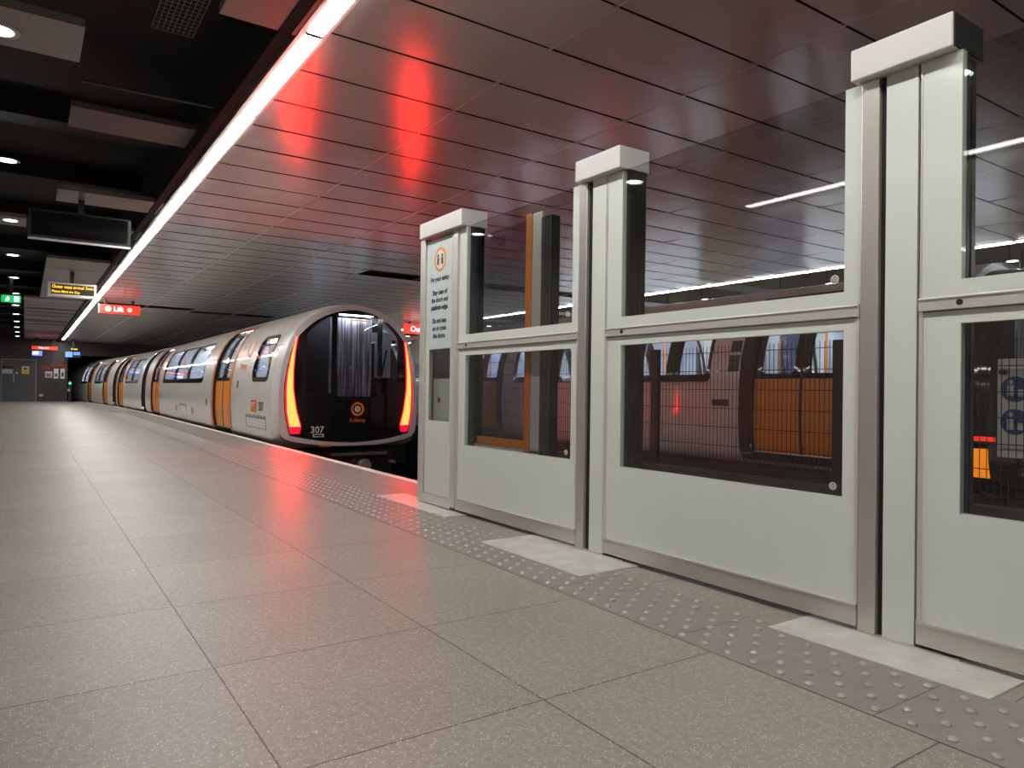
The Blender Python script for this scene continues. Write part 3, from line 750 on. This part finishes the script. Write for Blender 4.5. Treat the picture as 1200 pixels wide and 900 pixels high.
M['lining'] = mat('saloon_lining', (.72,.76,.82), .45)
M['glow_mat'] = emission('orange_glow', (1,.27,.006), 1.1)
M['cabglass'] = glass('cab_glass', (.55,.55,.60), 1.5, .02)
M['cabwall'] = mat('cab_wall', (.05,.05,.055), .5)
M['cabpale'] = mat('cab_pale', (.45,.48,.55), .5)
M['streak'] = mat('end_door_panel', (.25,.25,.28), .45)
def streaks(m):
    nt = m.node_tree; b = nt.nodes['Principled BSDF']; N = nt.nodes.new; L = nt.links.new
    tc = N('ShaderNodeTexCoord'); mp = N('ShaderNodeMapping'); mp.inputs['Scale'].default_value = (26, 26, .8); n = N('ShaderNodeTexNoise'); n.inputs['Scale'].default_value = 1.5; n.inputs['Detail'].default_value = 5
    r = N('ShaderNodeValToRGB'); r.color_ramp.elements[0].position = .42; r.color_ramp.elements[1].position = .72
    r.color_ramp.elements[0].color = (.12,.12,.14,1); r.color_ramp.elements[1].color = (.78,.80,.88,1)
    L(tc.outputs['Object'], mp.inputs[0]); L(mp.outputs[0], n.inputs['Vector']); L(n.outputs['Fac'], r.inputs['Fac']); L(r.outputs['Color'], b.inputs['Base Color'])
streaks(M['streak'])
M['orange_lamp'] = emission('cab_lamp_orange', (1,.30,.05), 1.6)
M['badge_orange'] = mat('badge_orange', (.75,.20,.02), .4)
M['badge_grey'] = mat('badge_grey', (.62,.6,.6), .4)
M['badge_red'] = mat('badge_red', (.7,.06,.02), .4)
M['beam'] = mat('buffer_grey', (.16,.12,.12), .5)

NT = Train(4.06)
c1 = car(NT, 'white and orange subway car in front with glowing red tail lights, standing at the platform', 10.70, 24.85,
         [(13.42, 14.77), (22.25, 23.6)], [(15.9, 21.45)], [(10.92, 11.88)], group='cars of the platform train', inner_front=False)
cab_front(NT, c1, 10.40, '307')
c2 = car(NT, 'second subway car behind the front one, short white body before the far black gangway', 25.75, 31.75,
         [(30.2, 31.3)], [(26.6, 29.6)], [], group='cars of the platform train')
c3 = car(NT, 'third subway car, farthest, curving into the dark tunnel mouth', 32.65, 47.0,
         [(34.2, 35.2), (38.5, 39.4)], [(35.5, 37.6), (39.6, 41.6)], [], group='cars of the platform train', end_gangway=False)
# markings on the side of the front car
def side_pt(y, z, o=.004): return NT.P(y, z, -1, o)
def side_box(mb, y0, y1, z0, z1, o=.004): NT.slab(mb, y0, y1, z0, z1, -1, o-.003, o)
def side_text(mb, s, size, y, z, **k):
    o = Vector(side_pt(y, z, .004)); sl = (Vector(side_pt(y, z+.05)) - Vector(side_pt(y, z-.05))).normalized()
    nr = Vector((0,-1,0)).cross(sl); text_mb(mb, s, size, o, (0,-1,0), sl, -nr if nr.x > 0 else nr, .003, **k)
    return o, sl, (-nr if nr.x > 0 else nr)
m = MB(); o, sl, nr = side_text(m, 'Subway', .16, 12.55, 1.17, bold=.003)
o = Vector(side_pt(12.4, 1.46)); sl = (Vector(side_pt(12.4, 1.5)) - Vector(side_pt(12.4, 1.4))).normalized(); nr = Vector((-sl.z, 0, sl.x)); nr = nr if nr.x < 0 else -nr
m.ring(o, (0,-1,0), sl, nr, .10, .165, .004, 32)
m.build('roundel', M['badge_orange'], c1)
m = MB(); m.tube(o+nr*.001, o+nr*.004, .085, 24); rd = m.build('roundel_disc', M['badge_grey'], c1)
m = MB(); text_mb(m, 'S', .12, o, (0,-1,0), sl, nr, .007, bold=.003); m.build('roundel_letter', M['badge_red'], rd)
m = MB(); side_box(m, 11.50, 11.85, .43, .62, .005); sq = m.build('operator_square', M['badge_orange'], c1)
m = MB(); side_text(m, 'SPT', .13, 11.675, .525, bold=.003); m.v = [(x-.004, y, z) for x, y, z in m.v]; m.build('lettering', M['paper'], sq)
m = MB(); side_text(m, '307', .19, 11.22, .52, bold=.003); m.build('fleet_number', M['ink'], c1)
m = MB()                                                    # maintenance hatches: thin dark outlines
for (a, b, c, d) in ((10.98, 12.2, .18, .385), (17.7, 18.6, .12, .42)):
    for e in ((a, b, d-.012, d), (a, b, c, c+.01), (a, a+.02, c, d), (b-.02, b, c, d)): side_box(m, *e, .003)
    side_box(m, a, b, d-.05, d-.02, .003)
m.build('hatch_outline', M['grey'], c1)
m = MB()
for y in (16.9, 19.0): side_box(m, y, y+.22, .22, .36, .003)
m.build('jacking_mark', M['orange_d'], c1)
m = MB()
for y, z in ((12.75, .86), (15.35, .50), (21.75, .55)): side_box(m, y, y+.10, z-.06, z+.07, .006)
m.build('lock_cover', M['ink'], c1)

# train on the other track (near side seen through the screen)
FT = Train(8.20, dz=.07, curve=False)
f1 = car(FT, 'red lit subway car on the far track seen through the screen glass', 3.20, 13.2, [(4.15, 5.42), (11.0, 12.2)], [(6.05, 7.35), (8.1, 10.5)], [], group='cars of the far train', end_gangway=True, frame='rubber', inner_front=False)
cab_front(FT, f1, 2.90, '302', False)
f2 = car(FT, 'second subway car on the far track, hidden mostly behind the platform train', 14.1, 27.0, [(15.5, 16.8), (23, 24.3)], [(17.5, 22.2)], [], group='cars of the far train', end_gangway=False)
for y in (5.75, 6.9, 8.4, 9.6):
    m = MB(); x = FT.xc(y)+.45
    m.tube((x, y, .12), (x+.10, y+.05, 1.2), .016, 8); m.tube((x+.10, y+.05, 1.2), (x+.02, y+.1, 2.02), .016, 8)
    m.build('handrail', M['orange'], f1)
m = MB()
T = FT
T.slab(m, 5.75, 6.0, .60+.0, .60+.08, -1, 0, .004)
m.build('lock_cover', M['ink'], f1)
m = MB()
T.slab(m, 5.62, 5.78, 1.02, 1.22, -1, 0, .003); T.slab(m, 5.62, 5.78, 1.26, 1.40, -1, 0, .003)
m.build('warning_label', M['ink'], f1)

# ------------------------------------------------------------------ mesh fence between the tracks
fx = 6.18
def fence(y0, label):
    t = thing('fence_panel', label, 'mesh fence', (fx, y0+1.16, 0), 'mesh fence panels between the tracks')
    m = MB(); z = .02
    n = int(2.32/.05)
    for i in range(2, n-1): m.box(fx-.0025, fx+.0025, y0+i*.05-.0025, y0+i*.05+.0025, .0, 1.33)
    for i in range(7): m.box(fx-.006, fx+.006, y0+.056, y0+2.32-.075, .06+.2*i, .067+.2*i)
    m.build('wire_mesh', M['rubber'], t)
    m = MB(); m.box(fx-.03, fx+.03, y0-.055, y0+.055, -.02, 1.33); m.box(fx-.05, fx+.05, y0-.07, y0+.07, -.02, -.005); m.build('fence_post', M['rubber'], t, bevel=.004)
    return t
f0 = fence(3.76, 'dark wire mesh fence panel between the tracks, behind the wide middle screen bay')
for k, lb in ((-2, 'dark wire mesh fence panel between the tracks, nearest the picture edge'), (-1, 'dark wire mesh fence panel between the tracks, behind the third screen post'),
              (1, 'dark wire mesh fence panel between the tracks, behind the end screen bay'),
              (2, 'dark wire mesh fence panel between the tracks, just past the end screen post'), (3, 'dark wire mesh fence panel between the tracks, alongside the front car')):
    copy_thing(f0, (0, 2.32*k, 0), lb)

# ------------------------------------------------------------------ far platform
m = MB(); m.box(9.55, 14.4, Y0, 41, -.9, 0); struct(m, 'floor.002', M['floor'])
m = MB(); m.box(14.2, 14.4, -8, 41, 0, CZ+.6); struct(m, 'wall_right', mat('far_wall', (.30,.29,.26), .35))
m = MB()
for y in ys(-6, 40, 1.15)[1:]: m.box(14.19, 14.202, y-.006, y+.006, 0, CZ+.6)
for z in (1.1, 2.1): m.box(14.19, 14.202, -8, 41, z-.006, z+.006)
struct(m, 'trim_10', M['ink'])
def poster(y, z0, z1, w, mt, label, txt=(), ink='poster_ink'):
    o = thing('poster', label, 'poster', (14.19, y, z0), 'posters on the far wall')
    m = MB(); m.box(14.15, 14.2, y-w/2-.04, y+w/2+.04, z0-.04, z1+.04); m.build('poster_frame', M['alu'], o)
    m = MB(); m.box(14.14, 14.155, y-w/2, y+w/2, z0, z1); m.build('poster_sheet', M[mt], o)
    if txt:
        m = MB()
        for s_, sz, z in txt: text_mb(m, s_, sz, (14.138, y, z), (0,-1,0), (0,0,1), (-1,0,0), .002, bold=.004)
        m.build('lettering', M['poster_ink'], o)
    return o
M['poster_ink'] = mat('poster_ink', (.5,.5,.55), .5, emit=(.45,.47,.55), es=.8)
poster(10.2, .75, 2.5, 1.25, 'poster_blue', 'dark blue NEWS poster on the far wall seen through the far train windows', [('HOT', .22, 2.28), ('NEWS', .24, 2.02), ('we need you', .15, 1.68), ('your help', .15, 1.50)])
pw = poster(8.9, .75, 2.5, 1.1, 'poster_white', 'white poster with a red ring logo on the far wall beside the blue poster')
m = MB()
for dy, dz, a, b in ((0, .07, .13, .012), (0, -.07, .13, .012)): m.box(14.132, 14.139, 8.9-a, 8.9+a, 1.38+dz-b, 1.38+dz+b)
for s_ in (-1, 1): m.box(14.132, 14.139, 8.9+s_*.15-.012, 8.9+s_*.15+.012, 1.33, 1.43)
m.build('red_ring', M['sign_red'], pw)
m = MB(); m.box(14.132, 14.139, 8.82, 8.98, 1.37, 1.39); m.build('blue_bar', M['signblue'], pw)
poster(13.6, .7, 2.5, 2.2, 'poster_white', 'wide pale lit poster on the far wall beyond the blue poster')
poster(17.2, .7, 2.5, 2.0, 'poster_white', 'pale lit poster on the far wall, farthest along')
poster(6.2, .7, 2.5, 1.2, 'poster_white', 'pale lit poster on the far wall, nearest the picture edge')
# hanging station name sign
t = thing('station_sign', 'dark hanging sign reading Govan over the far platform', 'sign', (11.7, 4.75, 2.3))
m = MB(); m.box(11.68, 11.74, 4.2, 5.3, 2.36, 2.62); m.build('sign_box', M['black'], t)
m = MB(); text_mb(m, 'Govan', .22, (11.68, 4.75, 2.50), (0,-1,0), (0,0,1), (-1,0,0), .003, bold=.003); m.build('lettering', mat('grey_text', (.5,.5,.5), .5, emit=(.3,.3,.3), es=.5), t)
m = MB(); m.tube((11.71, 4.4, 2.62), (11.71, 4.4, CZ), .012, 8); m.tube((11.71, 5.1, 2.62), (11.71, 5.1, CZ), .012, 8); m.build('hanger', M['black'], t)

# ------------------------------------------------------------------ hanging signs over the walkway
def hang(name, label, cat, x0, x1, y, z0, z1, frame, ztop, hx, th=.06):
    t = thing(name, label, cat, ((x0+x1)/2, y, z0))
    m = MB(); m.box(x0, x1, y, y+th, z0, z1); b = m.build('sign_box', frame, t, bevel=.004)
    m = MB()
    for q in hx: m.box(q-.03, q+.03, y+.015, y+.045, z1-.002, ztop)
    m.build('hanger', M['black'], t)
    return t
R_, U_, N_ = (1,0,0), (0,0,1), (0,-1,0)
t = hang('display_screen', 'switched off black display hanging under the pale soffit panel', 'display', 0.0, 1.0, 9.5, 2.44, 2.76, M['black'], CZ, (.5,), .12)
m = MB(); m.box(0.0, 1.0, 9.48, 9.5, 2.415, 2.437); m.build('bottom_trim', M['alu'], t)
m = MB(); m.box(.03, .97, 9.494, 9.499, 2.47, 2.74); m.build('screen', M['blackgloss'], t)
t = hang('departure_board', 'white framed next train board with amber dot letters beside the strip light', 'departure board', .32, 1.10, 15.7, 2.445, 2.71, M['alu_l'], CZ, (.70,), .14)
m = MB(); m.box(.37, 1.06, 15.69, 15.702, 2.495, 2.675); bs = m.build('screen', M['black'], t)
m = MB(); text_mb(m, 'Outer next arrival 3min', .080, (.385, 15.69, 2.628), R_, U_, N_, .004, align='LEFT', bold=.0006, sx=.86)
text_mb(m, 'Please Mind the Gap', .062, (.385, 15.69, 2.54), R_, U_, N_, .004, align='LEFT', bold=.0004, sx=.86)
m.build('lettering', M['amber'], bs)
t = hang('lift_sign', 'red lit Lift sign with a white arrow hanging left of the train', 'sign', 1.47, 2.36, 20.1, 2.585, 2.80, M['sign_red'], CZ, (1.6, 2.2), .10)
m = MB(); m.box(1.455, 1.475, 20.08, 20.22, 2.58, 2.805); m.build('end_cap', M['paper'], t)
m = MB(); text_mb(m, 'Lift', .17, (1.885, 20.1, 2.69), R_, U_, N_, .005, bold=.004)
m.ring((1.66, 20.1, 2.693), R_, U_, N_, .045, .066, .005, 28); m.box(1.625, 1.70, 20.094, 20.099, 2.683, 2.703)
m.prism([(1.615, 20.095, 2.693), (1.65, 20.095, 2.728), (1.65, 20.095, 2.658)], (0, -.004, 0))
m.ring((2.13, 20.1, 2.69), R_, U_, N_, .042, .052, .005, 28); m.ring((2.13, 20.1, 2.69), R_, U_, N_, .014, .026, .005, 20)
m.build('lettering', M['sign_white'], t)
t = hang('exit_sign', 'green lit running man exit sign over the walkway', 'exit sign', -.41, -.09, 17.2, 2.42, 2.56, M['sign_green'], CZ, (-.25,), .05)
m = MB(); m.box(-.20, -.12, 17.194, 17.199, 2.44, 2.54); m.tube((-.30, 17.199, 2.525), (-.30, 17.194, 2.525), .014, 12)
m.prism([(-.33,17.198,2.50),(-.28,17.198,2.51),(-.27,17.198,2.48),(-.30,17.198,2.44),(-.34,17.198,2.44)], (0,-.004,0))
m.build('pictogram', M['sign_white'], t)
t = hang('way_out_sign', 'red lit sign on the far platform, half hidden by the end screen post', 'sign', 9.72, 10.88, 20.3, 2.56, 2.86, M['sign_red'], CZ, (9.9, 10.7), .1)
m = MB(); text_mb(m, 'Out', .24, (10.12, 20.3, 2.70), R_, U_, N_, .005, bold=.004); m.build('lettering', M['sign_white'], t)
t = thing('dome_camera', 'small dark dome camera under the soffit beyond the departure board', 'security camera', (.69, 18.3, CZ))
m = MB(); m.tube((.69, 18.3, CZ+.005), (.69, 18.3, CZ-.03), .09, 18); m.build('mounting_ring', M['dark'], t)
m = MB(); m.tube((.69, 18.3, CZ-.03), (.69, 18.3, CZ-.07), .07, 16, r2=.055); m.tube((.69, 18.3, CZ-.07), (.69, 18.3, CZ-.095), .055, 16, r2=.02); m.build('dome', M['blackgloss'], t)

# ------------------------------------------------------------------ end of the platform
m = MB()
m.box(-2.1, -.90, 41.0, 41.3, 0, CZ+.62); m.box(.44, 1.72, 41.0, 41.3, 0, CZ+.62); m.box(-.90, .44, 41.0, 41.3, 1.97, CZ+.62)
m.box(1.72, 14.4, 41.0, 41.3, 2.25, CZ+.62); m.box(5.0, 14.4, 41.0, 41.3, -.85, 2.25)
struct(m, 'wall_back', M['red_dark'] if 'red_dark' in M else mat('end_wall', (.028,.016,.016), .3, noise=(5,.6,1.5)))
m = MB()                                             # tunnel lining behind the portal
for x in (1.65, 5.0): m.box(x-.05, x+.05, 41.3, 58, -.85, 2.4)
m.box(1.6, 5.1, 41.3, 58, 2.25, 2.4); m.box(1.6, 5.1, 58, 58.2, -.85, 2.4)
struct(m, 'wall_tunnel', M['void'])
m = MB(); m.box(-.88, .42, 41.02, 41.08, 0.0, 1.95); dr = struct(m, 'door_1', M['door_grey'])
m = MB(); m.box(-.93, -.88, 40.97, 41.1, 0, 2.0); m.box(.42, .47, 40.97, 41.1, 0, 2.0); m.box(-.93, .47, 40.97, 41.1, 1.95, 2.0); struct(m, 'trim_7', M['grey'])
def plate(name, label, cat, x0, x1, z0, z1, mt, y=41.0, th=.03, parts=()):
    m = MB(); m.box(x0, x1, y-th, y, z0, z1); o = tag(m.build(name, mt), label, cat)
    for pn, a, b, c, d, pm in parts:
        m = MB(); m.box(a, b, y-th-.004, y-th, c, d); m.build(pn, pm, o)
    return o
plate('door_notice', 'pale notice with a red heading on the grey end door', 'notice', -.90, -.46, 1.28, 1.66, M['teal'], 41.02, .01, (('heading', -.90, -.46, 1.52, 1.66, M['red_tile']), ('text_block', -.86, -.5, 1.34, 1.48, M['paper'])))
o = plate('warning_sign', 'yellow and white warning sign on the grey end door', 'warning sign', -.13, .17, 1.29, 1.66, M['yellow'], 41.02, .01, (('white_field', -.12, .16, 1.47, 1.65, M['paper']),))
m = MB(); m.prism([(-.06,41.005,1.49),(.10,41.005,1.49),(.02,41.005,1.63)], (0,-.004,0)); m.build('triangle_symbol', M['ink'], o)
m = MB(); m.tube((-.43, 40.97, .92), (-.43, 40.97, 1.25), .014, 8); m.box(-.45, -.41, 40.97, 41.02, .92, .94); m.box(-.45,-.41,40.97,41.02,1.23,1.25); m.build('door_handle', M['alu'], dr)
m = MB(); m.box(-.36, -.27, 41.005, 41.02, 1.29, 1.37); m.build('door_plate', M['paper'], dr)
t = hang('way_out_sign', 'red lit sign with white lettering above the small wall notices at the platform end', 'sign', .24, 1.22, 39.0, 2.40, 2.54, M['sign_red'], CZ, (.4, 1.1), .1)
m = MB(); text_mb(m, 'Way out', .11, (.68, 39.0, 2.47), R_, U_, N_, .005, bold=.003); m.build('lettering', M['sign_white'], t)
o = plate('monitor', 'small blue white monitor under the red sign at the platform end', 'monitor', .25, .64, 2.12, 2.33, M['screen_blue'], 39.2, .05, (('picture', .27, .5, 2.17, 2.31, M['poster_white']),))
m = MB(); m.box(.42, .46, 39.15, 39.19, 2.33, CZ); m.build('hanger', M['black'], o)
o = plate('monitor', 'wide blue monitor hanging left of the tunnel mouth', 'monitor', 1.52, 2.15, 2.08, 2.36, M['black'], 39.2, .05, (('picture', 1.54, 1.82, 2.10, 2.34, M['screen_blue']), ('picture', 1.86, 2.12, 2.2, 2.34, M['screen_blue'])))
m = MB(); m.box(1.80, 1.85, 39.15, 39.19, 2.36, CZ); m.build('hanger', M['black'], o)
t = hang('train_indicator', 'small amber dot indicator above the wide blue monitor', 'indicator', 1.68, 2.08, 39.0, 2.42, 2.52, M['black'], CZ, (1.88,), .08)
m = MB(); text_mb(m, '2 min', .09, (1.88, 39.0, 2.47), R_, U_, N_, .004, bold=.003, sx=1.3); m.build('lettering', M['amber'], t)
plate('wall_notice', 'square white notice on the dark end wall', 'notice', .80, 1.09, 1.14, 1.44, M['paper'], 41.0, .03, (('dark_print', .84, 1.05, 1.18, 1.34, M['grey']),))
plate('call_point', 'pale narrow help point beside the square notice', 'help point', 1.15, 1.34, 1.10, 1.58, M['alu'], 41.0, .06, (('speaker_vent', 1.2, 1.29, 1.2, 1.34, M['black']),))
plate('call_point', 'pale narrow wall box next to the tunnel mouth', 'help point', 1.42, 1.60, 1.10, 1.58, M['alu'], 41.0, .06, (('speaker_vent', 1.47, 1.55, 1.2, 1.4, M['black']),))
plate('wall_socket', 'small white socket low on the dark end wall', 'socket', .58, .74, .24, .34, M['paper'])
m = MB()
for a, b, c, d in ((.62, 1.0, 1.52, 1.72), (1.02, 1.5, 1.66, 1.86), (1.48, 1.7, 1.60, 1.8)): m.box(a, b, 40.988, 41.0, c, d)
struct(m, 'trim_11', mat('dull_red', (.22,.02,.018), .35))
t = thing('signal_lamp', 'green signal lamp glowing at the tunnel mouth beside the train', 'signal', (1.80, 40.4, .0))
m = MB(); m.box(1.74, 1.86, 40.42, 40.5, .0, 1.0); m.build('lamp_housing', M['black'], t)
m = MB(); m.tube((1.80, 40.42, .88), (1.80, 40.40, .88), .055, 16); m.build('lens', emission('green_lens', (.01,1,.30), 3.), t)
m = MB(); m.box(1.70, 1.80, 40.41, 40.42, .50, .62); m.build('number_plate', M['paper'], t)

# ------------------------------------------------------------------ near wall (seen only in the reflections) and wall behind
m = MB(); m.box(-2.2, -2.0, -8, 41.3, 0, CZ+.62); struct(m, 'wall_left', M['wallpanel'])
m = MB(); m.box(-2.2, 14.4, -8.2, -8, -.9, CZ+.62); struct(m, 'wall_front', M['wallpanel'])
m = MB()
for y in ys(-6, 40, 2.4): m.box(-2.0, -1.985, y, y+2.38, 1.17, 1.95); m.box(-2.0, -1.985, y, y+2.38, 1.97, CZ)
struct(m, 'trim_8', mat('olive_panel', (.30,.28,.24), .3))
t = thing('safety_board', 'white board with round blue safety signs behind the mesh fence by the picture edge', 'sign', (6.28, 2.35, .3))
m = MB(); m.box(6.262, 6.275, 1.75, 2.50, .36, 1.12); m.build('board', M['paper'], t)
for y in (1.9, 2.45):
    m = MB(); m.box(6.188, 6.268, y-.015, y+.015, 1.0, 1.03); m.build('mounting_bracket', M['black'], t)
for z in (.885, .635):
    for y in (2.38, 2.08):
        m = MB(); m.tube((6.262, y, z), (6.257, y, z), .098, 28); d = m.build('blue_disc', M['signblue'], t)
        m = MB(); m.tube((6.257, y+.03, z+.055), (6.254, y+.03, z+.055), .018, 12); m.box(6.254, 6.257, y+.008, y+.052, z-.06, z+.03); m.box(6.254, 6.257, y-.055, y-.02, z-.06, z+.0); m.build('pictogram', M['paper'], d)

# ------------------------------------------------------------------ world and view
w = bpy.data.worlds.new('dark_station'); SC.world = w; w.use_nodes = True
w.node_tree.nodes['Background'].inputs['Color'].default_value = (.5,.5,.55,1); w.node_tree.nodes['Background'].inputs['Strength'].default_value = .0
SC.view_settings.view_transform = 'Standard'; SC.view_settings.look = 'None'; SC.view_settings.gamma = 1
SC.view_settings.use_curve_mapping = False; SC.view_settings.exposure = 0.0
SC.cycles.use_denoising = True
SC.cycles.max_bounces = 8; SC.cycles.transparent_max_bounces = 24; SC.cycles.sample_clamp_indirect = 6
